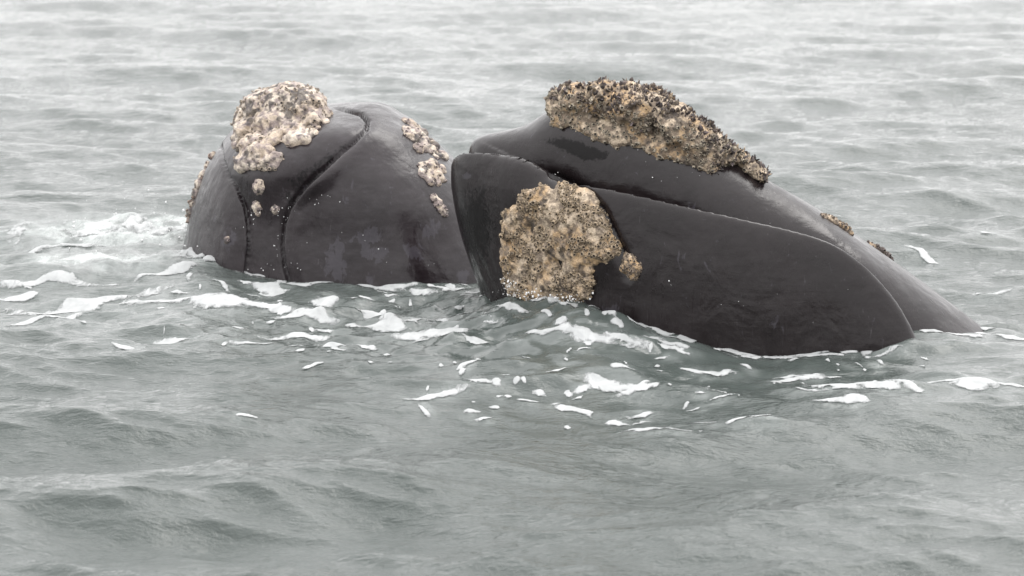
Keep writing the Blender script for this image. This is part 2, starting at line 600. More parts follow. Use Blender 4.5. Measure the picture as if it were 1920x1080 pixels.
def whale_side():
    h = 0.0145
    x = np.arange(-0.62, 4.15, h, dtype=np.float32)
    y = np.arange(-0.85, 1.95, h, dtype=np.float32)
    z = np.arange(-0.55, 1.62, h, dtype=np.float32)
    X, Yr, Z = x[:, None, None], np.abs(y[None, :] - axis_a(x).astype(np.float32)[:, None])[:, :, None], z[None, None, :]
    # upper head and back
    tx, tz = prof_on([(878, 285), (884, 268), (892, 260), (910, 253), (945, 246), (985, 236), (1015, 217), (1040, 203), (1100, 200),
                   (1200, 222), (1300, 262), (1380, 301), (1440, 338), (1540, 396), (1600, 437), (1700, 507),
                   (1780, 566), (1855, 624), (1960, 705), (2100, 800)], axis_a)
    T = np.interp(x, tx, tz)
    cx, cz = prof_on([(878, 292), (1040, 345), (1300, 405), (1500, 450), (1600, 500), (1700, 640), (1855, 830), (2100, 1000)], axis_a)
    zc = np.interp(x, cx, cz)
    wx = [at_y(u, 400, YA)[0] for u in (877, 884, 900, 940, 1000, 1100, 1300, 1500, 1600, 1700, 1855, 2100)]
    wt = hermite(wx, [0.015, 0.10, 0.19, 0.27, 0.33, 0.39, 0.44, 0.46, 0.50, 0.64, 0.86, 1.05])
    W = np.interp(x, *wt)
    H = np.maximum(T - zc, 0.012)
    T, zc, W, H = (a.astype(np.float32)[:, None, None] for a in (T, zc, W, H))
    dz = Z - zc
    dz = np.where(dz > 0, dz / H, dz / (H + 0.5 * np.clip((X - wx[1]) / 0.4, 0, 1)))
    p = (2.4 - 0.6 * smooth01((x - 0.6) / 1.2)).astype(np.float32)[:, None, None]
    r = ((Yr / W) ** p + np.abs(dz) ** p) ** (1 / p)
    fU = np.maximum((r - 1) * np.minimum(W, H), np.float32(wx[0]) - X)
    # lower lip: a thick wall that stands up round the narrow upper jaw
    fx, fz = prof([(838, 300), (840, 350), (848, 400), (862, 450), (880, 500), (902, 550), (930, 610), (990, 720)], YA)
    zz = np.array([at_y(900, v, YA)[1] for v in (300, 350, 400, 450, 500, 550, 610, 720)])
    ff = np.array([at_y(u, v, YA)[0] for u, v in ((838, 300), (840, 350), (848, 400), (862, 450), (880, 500), (902, 550), (930, 610), (990, 720))])
    o = np.argsort(zz)
    shift = np.interp(z, *hermite(zz[o], ff[o] - ff[0])).astype(np.float32)[None, None, :]
    x_mid = at_y(1330, 500, YA)[0]; x_fr = at_y(838, 300, YA)[0]
    XS_ = X - shift * np.clip((x_mid - X) / (x_mid - x_fr), 0, 1)
    ux = [at_y(u, 500, YA)[0] for u in (836, 842, 855, 880, 950, 1100, 1300, 1500, 1600, 1680, 1725, 1748)]
    wl = hermite(ux, [0.03, 0.18, 0.32, 0.45, 0.64, 0.84, 0.98, 1.06, 1.07, 1.04, 0.98, 0.55])
    lx, lz = prof_on([(838, 330), (841, 306), (850, 293), (870, 285), (900, 288), (960, 302), (1040, 333), (1085, 346), (1200, 368), (1300, 388),
                   (1400, 406), (1500, 427), (1560, 447), (1620, 487), (1670, 541), (1700, 586), (1722, 632), (1738, 690), (1746, 760)], lambda q: axis_a(q) - 0.87 * np.interp(q, *wl))
    Lp = np.interp(XS_, lx, lz + 0.02 + 0.015 * smooth01((0.15 - lx) / 0.35) - 0.05 * smooth01((lx - 0.5) / 1.4)).astype(np.float32)
    Lp = Lp - 0.36 * smooth01((y[None, :] - axis_a(x)[:, None] + 0.05) / 0.5).astype(np.float32)[:, :, None]
    WL = np.interp(XS_, *wl).astype(np.float32)
    zb = np.float32(-0.75)
    p = np.float32(3.4)
    rim = (1 - (np.clip(WL - 0.13, 0, None) / WL) ** p) ** (1 / p)
    hh = np.maximum(Lp - zb, 0.02) / np.maximum(rim, 0.6)
    r = ((Yr / WL) ** p + (np.abs(Z - zb) / hh) ** p) ** (1 / p)
    fL = (r - 1) * np.minimum(WL, hh)
    wall = 0.20
    trough = np.maximum(Yr - np.maximum(WL - wall, 0.02), Lp - 0.34 - Z)
    kk = np.float32(0.12)
    hm = np.clip(0.5 + 0.5 * (fL + trough) / kk, 0, 1)
    fL = -trough * (1 - hm) + fL * hm + kk * hm * (1 - hm)
    fL = np.maximum(fL, np.float32(ux[0]) - XS_)
    F = smin(fU, fL, np.float32(0.018))
    F[0], F[-1], F[:, 0], F[:, -1], F[:, :, 0], F[:, :, -1] = (0.1,) * 6
    V, Q = surface_nets(F, (x[0], y[0], z[0]), h)
    V = relax(V, Q, 10, 0.5)
    N = vert_normals(V, Q)
    u, v = project(V)
    near = smooth01((axis_a(V[:, 0]) - 0.02 - V[:, 1]) / 0.15)
    # fold where the chin meets the lip wall, running down past the callosity
    d, sd = poly_dist(u, v, [(1035, 330), (1066, 345), (1100, 362), (1128, 395), (1150, 440), (1168, 480), (1178, 520)])
    fade = smooth01((560 - v) / 90)
    off = -0.035 * np.exp(-(d / 9) ** 2) * fade + 0.045 * np.exp(-((d - 55) / 55) ** 2) * (sd > 0) * fade
    # wrinkles that converge at the chin
    s = np.sin((u - 0.45 * (v - 430)) * 0.35) * smooth01((v - 420) / 90) * np.exp(-((u - 905) / 30) ** 2)
    off += 0.004 * s
    # low folds on the back
    off += 0.006 * fbm(V * 2.2, 3, 3)
    V = V + N * (off * near)[:, None]
    smear = in_poly(u, v, [(1018, 262), (1060, 258), (1092, 268), (1140, 285), (1138, 300), (1095, 300), (1060, 286)])
    dd, _ = poly_dist(u, v, [(1018, 262), (1060, 258), (1092, 268), (1140, 285), (1138, 300), (1095, 300), (1060, 286), (1018, 262)])
    sm = np.clip(0.55 + np.where(smear, dd, -dd) / 22, 0, 1) * near
    d2 = np.hypot((u - 890) / 48, (v - 425) / 95)
    sm = np.maximum(sm, np.clip(0.95 - d2 * 0.55, 0, 1) * near)
    sc = np.zeros(len(V))
    for a, b, ra, rb in ((1142, 585, 13, 13), (875, 330, 7, 5)):
        sc = np.maximum(sc, np.clip(1.25 - np.hypot((u - a) / ra, (v - b) / rb) * 0.7, 0, 1) * near)
    return V, Q, {'smear': sm, 'scuff': sc}

# ------------------------------------------------------------------ the whale that faces the boat
YB = 3.45

def axis_b(x):
    return YB - 0.28 * (np.asarray(x) + 1.3)

def whale_front():
    h = 0.0155
    x = np.arange(-2.95, 0.35, h, dtype=np.float32)
    y = np.arange(1.7, 6.6, h, dtype=np.float32)
    z = np.arange(-0.45, 1.42, h, dtype=np.float32)
    vs = np.array([193, 198, 206, 216, 230, 260, 300, 350, 400, 450, 500, 550, 640, 760], float)
    ul = np.array([690, 660, 600, 520, 462, 424, 396, 376, 360, 348, 338, 330, 318, 310], float)
    ur = np.array([708, 726, 742, 757, 782, 814, 858, 898, 928, 956, 982, 1008, 1036, 1054], float)
    zs = np.array([at_y(600, v, YB)[1] for v in vs])
    xl = np.array([at_y(u, v, YB)[0] for u, v in zip(ul, vs)])
    xr = np.array([at_y(u, v, YB)[0] for u, v in zip(ur, vs)])
    dp = np.array([0.10, 0.32, 0.54, 0.74, 0.90, 1.03, 1.12, 1.18, 1.21, 1.26, 1.30, 1.33, 1.40, 1.45])
    xlz = np.interp(z, *hermite(zs, xl)); xrz = np.interp(z, *hermite(zs, xr)); dz_ = np.interp(z, *hermite(zs, dp))
    top = zs.max()
    cxz = ((xlz + xrz) / 2).astype(np.float32)[None, None, :]
    hw = (np.maximum(xrz - xlz, 0.02) / 2).astype(np.float32)[None, None, :]
    dd = dz_.astype(np.float32)[None, None, :]
    X, Y, Z = x[:, None, None], y[None, :, None], z[None, None, :]
    p = np.float32(2.25)
    r = ((np.abs(X - cxz) / hw) ** p + (np.abs(Y - axis_b(X).astype(np.float32)) / dd) ** p) ** (1 / p)
    F = (r - 1) * np.minimum(hw, dd)
    F = np.maximum(F, Z - np.float32(top))
    # the trunk runs away from the boat and down
    ax, az, ay = np.float32(-1.25), np.float32(-0.55), np.float32(4.1)
    tt = np.clip((Y - ay) / 3.0, 0, 1)
    rb = np.sqrt(((X - ax) / 1.15) ** 2 + ((Z - (az - 0.15 * tt)) / 1.1) ** 2 + (np.minimum(Y - ay, 0) / 1.1) ** 2)
    F = smin(F, (rb - 1) * np.float32(1.1), np.float32(0.25))
    F[0], F[-1], F[:, 0], F[:, -1], F[:, :, 0], F[:, :, -1] = (0.1,) * 6
    V, Q = surface_nets(F, (x[0], y[0], z[0]), h)
    V = relax(V, Q, 6, 0.5)
    for step in (0, 1):
        N = vert_normals(V, Q)
        u, v = project(V)
        near = smooth01((axis_b(V[:, 0]) + 0.12 - V[:, 1]) / 0.2)
        right = [(628, 200), (655, 208), (678, 214), (690, 228), (686, 244), (662, 268), (635, 290), (603, 320), (576, 345), (556, 368), (541, 392),
                 (531, 420), (527, 460), (531, 500), (548, 560)]
        left = [(412, 268), (416, 300), (428, 332), (446, 358), (460, 388), (466, 420), (467, 460), (463, 500), (458, 560)]
        dr, sr = poly_dist(u, v, right)
        dl, sl = poly_dist(u, v, left)
        d = np.minimum(dr, dl)
        inside = in_poly(u, v, right + left[::-1] + [(430, 180), (600, 160)])
        if step == 0:
            lip = 0.045 * np.sqrt(np.clip(d / 34, 0, 1)) * np.exp(-np.clip(d - 34, 0, None) / 130)
            low = smooth01((v - 330) / 90)
            tongue = -0.025 * low + (0.06 * (1 - low)) * np.sqrt(np.clip(d / 45, 0, 1))
            off = np.where(inside, tongue, lip * (0.55 + 0.45 * low))
            up = smooth01((400 - v) / 60) * (dr < dl)
            off = off + np.where(inside, -0.05 * np.exp(-(dr / 34) ** 2) * smooth01((v - 235) / 40) * up, 0.075 * np.exp(-((dr - 16) / 15) ** 2) * up)
            rd, _ = poly_dist(u, v, [(728, 225), (742, 290), (748, 350), (738, 430), (752, 500), (775, 580)])
            off = off + 0.05 * np.exp(-(rd / 70) ** 2)
            off = off * (1 - 0.85 * smooth01((N[:, 2] - 0.25) / 0.5))
            V = V + N * (off * near)[:, None]
            V = relax(V, Q, 2, 0.4)
        else:
            off = -0.045 * np.exp(-(d / 2.6) ** 2) + 0.008 * fbm(V * 2.0, 3, 5) + 0.003 * fbm(V * np.array([8, 8, 3.0]), 3, 6)
            V = V + N * (off * near)[:, None]
    sc = np.zeros(len(V)); sm = np.zeros(len(V))
    for a, b, ra, rb in ((632, 495, 18, 40), (688, 445, 22, 18), (700, 475, 24, 16), (812, 430, 22, 15), (432, 452, 16, 18), (868, 520, 12, 14), (692, 522, 10, 12), (772, 470, 14, 12)):
        sc = np.maximum(sc, np.clip(1.25 - np.hypot((u - a) / ra, (v - b) / rb) * 0.75, 0, 1) * near)
    wet = in_poly(u, v, [(540, 395), (535, 365), (540, 335), (580, 310), (625, 280), (655, 268), (600, 322), (556, 368)])
    sm = np.where(wet, 0.55, 0) * near
    return V, Q, {'smear': sm, 'scuff': sc}

def bvh_of(V, Q):
    return BVHTree.FromPolygons([tuple(p) for p in V], [tuple(int(k) for k in q) for q in Q])

def cast(bvh, u, v):
    dx, dy, dz = ray(u, v)
    d = Vector((float(dx), float(dy), float(dz))).normalized()
    hit, n, _, _ = bvh.ray_cast(cam.location, d)
    if hit is None:
        return None, None
    if n.dot(d) > 0:
        n = -n
    return np.array(hit), np.array(n)

# ------------------------------------------------------------------ callosities and barnacles
def crust(balls, h, amp, seed, lump=9.0, fine=34.0, blend=0.02):
    """one rough crust grown over a set of flattened balls: (centre, radii xyz)"""
    C = np.array([b[0] for b in balls]); R = np.array([b[1] for b in balls])
    lo = (C - R).min(0) - 4 * h - amp * 2; hi = (C + R).max(0) + 4 * h + amp * 2
    ax = [np.arange(lo[k], hi[k], h, dtype=np.float32) for k in range(3)]
    F = np.full([len(a) for a in ax], 0.3, np.float32)
    for c, r in zip(C, R):
        sl = [slice(max(0, int((c[k] - r[k] - 3 * h - 2 * amp - lo[k]) / h)), int((c[k] + r[k] + 3 * h + 2 * amp - lo[k]) / h) + 2) for k in range(3)]
        g_ = [ax[k][sl[k]] for k in range(3)]
        q = np.sqrt(((g_[0] - c[0]) / r[0])[:, None, None] ** 2 + ((g_[1] - c[1]) / r[1])[None, :, None] ** 2 + ((g_[2] - c[2]) / r[2])[None, None, :] ** 2)
        f = ((q - 1) * min(r)).astype(np.float32)
        F[tuple(sl)] = smin(F[tuple(sl)], f, np.float32(blend))
    m = np.abs(F) < amp * 2.2
    I = np.argwhere(m)
    P = np.stack([ax[k][I[:, k]] for k in range(3)], -1)
    n = 0.62 * fbm(P * lump, 3, seed) + 0.38 * fbm(P * fine, 3, seed + 50)
    pits = np.clip(0.34 - cells(P * lump * 1.15, seed + 9), 0, 1) * 1.6
    F[m] += amp * (n + pits).astype(np.float32)
    F[0], F[-1], F[:, 0], F[:, -1], F[:, :, 0], F[:, :, -1] = (0.1,) * 6
    return biggest(*surface_nets(F, lo, h))

def biggest(V, Q):
    lab = np.arange(len(V))
    while True:
        m = lab[Q].min(1)
        new = lab.copy()
        for k in range(4):
            np.minimum.at(new, Q[:, k], m)
        new = new[new]
        if (new == lab).all():
            break
        lab = new
    ids, cnt = np.unique(lab, return_counts=True)
    keep = lab == ids[cnt.argmax()]
    remap = np.cumsum(keep) - 1
    Q = Q[keep[Q].all(1)]
    return V[keep], remap[Q]

def crust_tint(V, N, seed, cream, warm, grey, dark, dark_amt, grey_amt):
    a = fbm(V * 7, 4, seed + 1)[:, None]
    b = fbm(V * 26, 4, seed + 2, 0.6)[:, None]
    c = cells(V * 13, seed + 3)[:, None]
    col = np.array(cream) + (np.array(warm) - np.array(cream)) * smooth01(a * 1.6 + 0.45)
    gm = smooth01((b + grey_amt) / 0.30)
    col = col + (np.array(grey) - col) * gm * 0.9
    var = fbm(V * 5, 3, seed + 12)[:, None]
    c2 = cells(V * 6 + 0.35 * fbm(V * 20, 2, seed + 14)[:, None], seed + 4)[:, None]
    dm = np.maximum(smooth01((dark_amt + 0.35 * var - c) / 0.10), smooth01((fbm(V * 15, 3, seed + 8)[:, None] - 0.26) / 0.12))
    dm = np.maximum(dm, smooth01((0.25 + 0.5 * var - c2) / 0.10))
    side = np.clip(0.5 + fbm(V * 45, 2, seed + 15)[:, None], 0.3, 1)
    return (col + (np.array(dark) - col) * dm * (0.55 + 0.35 * side)) * (0.85 + 0.3 * side)

PAL_A = dict(cream=(0.49, 0.40, 0.30), warm=(0.41, 0.285, 0.165), grey=(0.19, 0.150, 0.115), dark=(0.030, 0.026, 0.025))
PAL_B = dict(cream=(0.56, 0.49, 0.41), warm=(0.46, 0.38, 0.30), grey=(0.25, 0.205, 0.195), dark=(0.032, 0.031, 0.036))

def barnacles(name, V, N, sel, n, size, seed, parent, rim, pit, jitter=0.25, tall=(0.5, 0.9)):
    """little ring barnacles, joined: too small to pick apart one by one"""
    r = np.random.default_rng(seed)
    ids = np.where(sel)[0]
    if len(ids) == 0:
        return
    ids = r.choice(ids, min(n, len(ids)), replace=False)
    K = 6
    VV, QQ, CC = [], [], []
    base = 0
    for i in ids:
        nrm = N[i] + r.normal(size=3) * jitter; nrm /= np.linalg.norm(nrm)
        t = np.cross(nrm, r.normal(size=3)); t /= np.linalg.norm(t); b = np.cross(nrm, t)
        s = size[0] + (size[1] - size[0]) * r.uniform() ** 2; hgt = s * r.uniform(*tall)
        ang = np.arange(K) * 2 * math.pi / K
        rad = np.cos(ang)[:, None] * t + np.sin(ang)[:, None] * b
        c = V[i] - nrm * s * 0.25
        rings = [(1.0, 0.0), (0.72, hgt), (0.45, hgt * 0.95), (0.22, hgt * 0.35)]
        for k, (rr, hh) in enumerate(rings):
            VV.append(c + rad * s * rr * (1 + r.normal(size=(K, 1)) * 0.08) + nrm * (hh + s * 0.25))
            tone = r.uniform(0.75, 1.2)
            CC.append(np.tile(np.array(pit if k >= 2 else rim) * (0.75 if k == 0 else 1) * tone, (K, 1)))
        for k in range(3):
            for j in range(K):
                j2 = (j + 1) % K
                QQ.append((base + k * K + j, base + k * K + j2, base + (k + 1) * K + j2, base + (k + 1) * K + j))
        QQ.append((base + 18, base + 19, base + 20, base + 21)); QQ.append((base + 21, base + 22, base + 23, base + 18))
        base += 4 * K
    o = mesh_np(name, np.concatenate(VV), QQ, M_CRUST, parent, smooth=False, colors=np.concatenate(CC))
    o['kind'] = 'stuff'
    return o

def plates(name, V, N, sel, n, length, seed, parent, palette, lean):
    """upright flaky plates of crust, joined: too many and small to pick apart"""
    r = np.random.default_rng(seed)
    ids = np.where(sel)[0]
    ids = r.choice(ids, min(n, len(ids)), replace=False)
    VV, QQ, CC = [], [], []
    base = 0
    for i in ids:
        nrm = 0.75 * N[i] + np.array(lean) * 0.5 + r.normal(size=3) * 0.30; nrm /= np.linalg.norm(nrm)
        t = np.cross(nrm, r.normal(size=3)); t /= np.linalg.norm(t); b = np.cross(nrm, t)
        L = length[0] + (length[1] - length[0]) * r.uniform() ** 2.2; w = L * r.uniform(0.22, 0.45); th = w * r.uniform(0.25, 0.5)
        c = V[i] - nrm * 0.008
        bend = b * L * r.normal() * 0.22
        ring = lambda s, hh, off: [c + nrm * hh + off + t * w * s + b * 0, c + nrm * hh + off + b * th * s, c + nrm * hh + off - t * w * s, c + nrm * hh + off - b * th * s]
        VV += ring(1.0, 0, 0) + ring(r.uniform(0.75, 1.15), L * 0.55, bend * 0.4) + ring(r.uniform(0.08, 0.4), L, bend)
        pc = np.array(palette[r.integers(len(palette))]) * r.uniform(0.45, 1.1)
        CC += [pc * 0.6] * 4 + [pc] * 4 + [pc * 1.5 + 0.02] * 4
        for k in range(2):
            for j in range(4):
                j2 = (j + 1) % 4
                QQ.append((base + 4 * k + j, base + 4 * k + j2, base + 4 * k + 4 + j2, base + 4 * k + 4 + j))
        QQ.append((base + 8, base + 9, base + 10, base + 11))
        base += 12
    o = mesh_np(name, np.array(VV), QQ, M_CRUST, parent, smooth=False, colors=np.array(CC))
    o['kind'] = 'stuff'
    return o

def surface_balls(bvh, poly, step, r, sink=0.35, jit=0.3, seed=0):
    """flattened balls spread over the skin inside an outline"""
    rr = np.random.default_rng(seed)
    us = [p[0] for p in poly]; vs = [p[1] for p in poly]
    out = []
    for a in np.arange(min(us), max(us), step):
        for b in np.arange(min(vs), max(vs), step):
            a2, b2 = a + rr.normal() * step * jit, b + rr.normal() * step * jit
            if not in_poly(np.array([a2]), np.array([b2]), poly)[0]:
                continue
            p, n = cast(bvh, a2, b2)
            if p is None:
                continue
            s = r * rr.uniform(0.6, 1.4)
            out.append((p - n * s * sink, np.array([s, s, s])))
    return out

def spot_balls(bvh, spots, k, flat=0.8, sink=0.3):
    out = []
    for u, v, r in spots:
        p, n = cast(bvh, u, v)
        if p is None:
            continue
        s = r * k
        out.append((p - n * s * sink, np.array([s, s, s])))
    return out

def empty(name, loc):
    e = bpy.data.objects.new(name, None)
    COL.objects.link(e)
    e.location = loc
    e.empty_display_size = 0.3
    bpy.context.view_layer.update()
    return e

DARK_PLATES = [(0.085, 0.07, 0.068), (0.13, 0.105, 0.095), (0.06, 0.052, 0.052), (0.19, 0.15, 0.12), (0.30, 0.235, 0.165), (0.11, 0.088, 0.088), (0.23, 0.19, 0.15)]

# ---- side-on whale
VA, QA, attrA = whale_side()
wa = empty('right_whale', (1.6, YA, 0.0))
wa['label'] = 'dark whale lying side-on with a big spiky bonnet and a tan callosity on its lip'
wa['category'] = 'whale'
mesh_np('body', VA, QA, M_SKIN_A, wa, attrs=attrA)
bvhA = bvh_of(VA, QA)

balls = []
for u, v, ru, rv, dy in ((1052, 192, 30, 26, 0.0), (1085, 186, 38, 32, 0.0), (1130, 186, 46, 36, 0.0), (1175, 194, 50, 42, 0.0),
                         (1220, 210, 50, 48, 0.0), (1262, 232, 48, 46, 0.0), (1300, 256, 42, 42, 0.0), (1332, 276, 32, 36, 0.0),
                         (1358, 288, 24, 22, 0.0), (1385, 294, 18, 14, 0.0), (1408, 308, 18, 13, 0.0), (1427, 324, 13, 10, 0.0)):
    v = v + 3
    yy = float(axis_a(at_y(u, v, YA)[0])) - 0.08
    cx, cz = at_y(u, v, yy)
    k = (yy - CAM_Y) / FPX
    balls.append((np.array([cx, yy, cz]), np.array([ru * k, max(0.10, rv * k * 1.75), rv * k])))
balls += surface_balls(bvhA, [(1030, 205), (1085, 200), (1180, 225), (1290, 262), (1345, 300), (1345, 318), (1318, 314), (1255, 291), (1180, 270), (1105, 243), (1050, 226)], 11, 0.052, 0.2, seed=3)
balls += surface_balls(bvhA, [(1375, 300), (1405, 312), (1440, 338), (1430, 336), (1405, 326), (1372, 305)], 7, 0.030, 0.2, seed=4)
CV, CQ = crust(balls, 0.0105, 0.042, 21, 5.5, 26)
CN = vert_normals(CV, CQ)
bon = mesh_np('bonnet_callosity', CV, CQ, M_CRUST, wa, colors=crust_tint(CV, CN, 21, dark_amt=0.16, grey_amt=0.17, **PAL_A))
bon['label'] = 'thick tan crust bristling with dark upright plates along the snout'
cu, cv = project(CV)
low = poly_dist(cu, cv, [(1022, 205), (1050, 226), (1105, 243), (1180, 270), (1255, 291), (1318, 314), (1350, 320)])[0]
patch = fbm(CV * 6, 3, 77)
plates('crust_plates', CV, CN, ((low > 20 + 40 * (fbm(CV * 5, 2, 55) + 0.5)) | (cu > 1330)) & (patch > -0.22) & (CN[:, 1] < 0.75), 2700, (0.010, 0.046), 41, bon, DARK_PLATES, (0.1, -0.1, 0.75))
barnacles('barnacles', CV, CN, (low < 62) & (CN[:, 1] < 0.3), 900, (0.008, 0.017), 42, bon, (0.36, 0.31, 0.24), (0.04, 0.035, 0.03))

LIP = [(1040, 347), (1075, 360), (1103, 367), (1122, 392), (1136, 430), (1156, 463), (1152, 477), (1120, 487), (1102, 507), (1098, 540), (1093, 565),
       (1060, 568), (1020, 566), (965, 566), (950, 525), (943, 470), (946, 420), (958, 397), (988, 372), (1016, 353)]
balls = surface_balls(bvhA, LIP, 10, 0.050, 0.30, seed=5)
CV, CQ = crust(balls, 0.0095, 0.034, 23, 8, 32)
CN = vert_normals(CV, CQ)
lip = mesh_np('lip_callosity', CV, CQ, M_CRUST, wa, colors=crust_tint(CV, CN, 23, dark_amt=0.16, grey_amt=0.07, **PAL_A))
lip['label'] = 'broad tan barnacled crust on the side of the chin'
bvhLip = bvh_of(CV, CQ)
sel = (CN[:, 1] < 0.1) & (fbm(CV * 9, 3, 78) > -0.02)
barnacles('barnacles', CV, CN, sel, 1150, (0.007, 0.021), 43, lip, (0.38, 0.30, 0.21), (0.065, 0.052, 0.042), tall=(0.4, 1.1))

def small_callosity(whale, bvh, spots, k, pal, seed, amp=0.019, nb=60, size=(0.007, 0.014), h=0.008):
    b = spot_balls(bvh, spots, k) if len(spots[0]) == 3 else surface_balls(bvh, spots, 8, 0.040, 0.25, seed=seed)
    if not b:
        return
    V, Q = crust(b, h, amp, seed, 15, 42)
    N = vert_normals(V, Q)
    o = mesh_np('callosity', V, Q, M_CRUST, whale, colors=crust_tint(V, N, seed, dark_amt=0.20, grey_amt=0.10, **pal))
    barnacles('barnacles', V, N, N[:, 1] < 0.3, nb, size, seed + 1, o, tuple(np.array(pal['grey']) * 1.25), pal['dark'])
    return o

kA, kB = 22.4 / FPX, 26.0 / FPX
small_callosity(wa, bvhA, [(1176, 482, 12), (1181, 492, 17), (1184, 503, 17), (1188, 512, 15), (1174, 500, 12), (1196, 505, 10)], kA, PAL_A, 61, nb=110)
small_callosity(wa, bvhA, [(1546, 406, 9), (1555, 409, 11), (1565, 416, 12), (1576, 422, 12), (1586, 429, 11), (1595, 437, 8)], kA, PAL_A, 63, nb=90)

# far-side crest callosity seen over the back
b = []
for u, v, r in ((1630, 455, 8), (1640, 460, 9), (1650, 467, 9), (1660, 475, 8), (1669, 482, 6)):
    cx, cz = at_y(u, v, float(axis_a(2.5)) + 0.22)
    b.append((np.array([cx, float(axis_a(2.5)) + 0.22, cz - 0.025]), np.array([r * kA] * 3) * 1.15))
V, Q = crust(b, 0.008, 0.012, 65, 13, 40)
N = vert_normals(V, Q)
o = mesh_np('callosity', V, Q, M_CRUST, wa, colors=crust_tint(V, N, 65, dark_amt=0.42, grey_amt=0.25, **PAL_A))
barnacles('barnacles', V, N, N[:, 2] > -0.5, 70, (0.007, 0.014), 66, o, (0.16, 0.13, 0.12), (0.04, 0.035, 0.03))

# ---- forward-facing whale
VB, QB, attrB = whale_front()
wb = empty('right_whale', (-1.25, YB, 0.0))
wb['label'] = 'grey whale head facing forward with a pale cream bonnet between its two lips'
wb['category'] = 'whale'
wa['group'] = wb['group'] = 'whales at the surface'
mesh_np('body', VB, QB, M_SKIN_B, wb, attrs=attrB)
bvhB = bvh_of(VB, QB)

balls = []
for u, v, ru, rv in ((545, 198, 62, 44), (575, 205, 40, 42), (500, 208, 48, 44), (470, 225, 32, 36), (590, 232, 26, 34), (530, 235, 62, 34), (462, 250, 26, 28)):
    p, n = cast(bvhB, u, max(v, 225))
    yy = float(p[1]) + 0.16 if p is not None else YB - 0.4
    cx, cz = at_y(u, v, yy)
    k = (yy - CAM_Y) / FPX
    balls.append((np.array([cx, yy, cz]), np.array([ru * k, 0.26, rv * k])))
BON = [(440, 270), (446, 215), (470, 185), (520, 165), (580, 160), (612, 190), (614, 225), (596, 248), (575, 262), (560, 268), (545, 268), (530, 262), (515, 268), (508, 280), (522, 296), (512, 312), (496, 318),
       (484, 310), (470, 318), (450, 320), (446, 305), (456, 290), (446, 280), (432, 272), (432, 250)]
balls += surface_balls(bvhB, BON, 10, 0.050, 0.2, seed=7)
balls += spot_balls(bvhB, [(550, 262, 18), (572, 262, 12), (460, 308, 18), (502, 305, 19), (480, 290, 22)], kB, sink=0.1)
CV, CQ = crust(balls, 0.011, 0.044, 31, 7, 26)
CN = vert_normals(CV, CQ)
bon = mesh_np('bonnet_callosity', CV, CQ, M_CRUST, wb, colors=crust_tint(CV, CN, 31, dark_amt=0.15, grey_amt=0.06, **PAL_B))
bon['label'] = 'pale cream knobbly crust with dark pits on top of the snout'
barnacles('barnacles', CV, CN, (CN[:, 1] < 0.3) & (fbm(CV * 6, 3, 79) > 0.02), 420, (0.009, 0.018), 45, bon, (0.36, 0.30, 0.24), (0.05, 0.045, 0.045))

small_callosity(wb, bvhB, [(484, 352, 14), (486, 345, 9)], kB, PAL_B, 71, nb=26)
small_callosity(wb, bvhB, [(482, 388, 11), (484, 398, 8)], kB, PAL_B, 73, nb=18)
small_callosity(wb, bvhB, [(516, 393, 10)], kB, PAL_B, 75, nb=14)
small_callosity(wb, bvhB, [(753, 222), (770, 224), (785, 238), (803, 256), (822, 276), (836, 302), (826, 304), (808, 286), (796, 284), (788, 284), (776, 276), (766, 258), (756, 238)], kB, PAL_B, 77, nb=60)
small_callosity(wb, bvhB, [(800, 304), (812, 298), (826, 308), (836, 322), (832, 340), (816, 350), (806, 344), (800, 334), (788, 328), (790, 318)], kB, PAL_B, 79, nb=50)
small_callosity(wb, bvhB, [(814, 373, 9), (821, 382, 11), (828, 391, 10), (834, 400, 7)], kB, PAL_B, 81, nb=30)
small_callosity(wb, bvhB, [(427, 449, 6), (424, 452, 5)], kB, PAL_B, 83, nb=6, h=0.006)
b = []
for u, v, r in ((396, 293, 7), (388, 312, 8), (380, 330, 10), (372, 348, 11), (366, 362, 10), (360, 382, 9), (355, 400, 9), (352, 414, 6)):
    cx, cz = at_y(u, v, float(axis_b(-2.2)) - 0.1)
    b.append((np.array([cx + 0.015, float(axis_b(-2.2)) - 0.1, cz]), np.array([r * kB] * 3) * 1.1))
V, Q = crust(b, 0.008, 0.014, 85, 13, 40)
N = vert_normals(V, Q)
o = mesh_np('callosity', V, Q, M_CRUST, wb, colors=crust_tint(V, N, 85, dark_amt=0.36, grey_amt=0.1, **PAL_B))
barnacles('barnacles', V, N, N[:, 1] < 0.4, 50, (0.008, 0.016), 86, o, (0.30, 0.22, 0.18), (0.05, 0.045, 0.045))

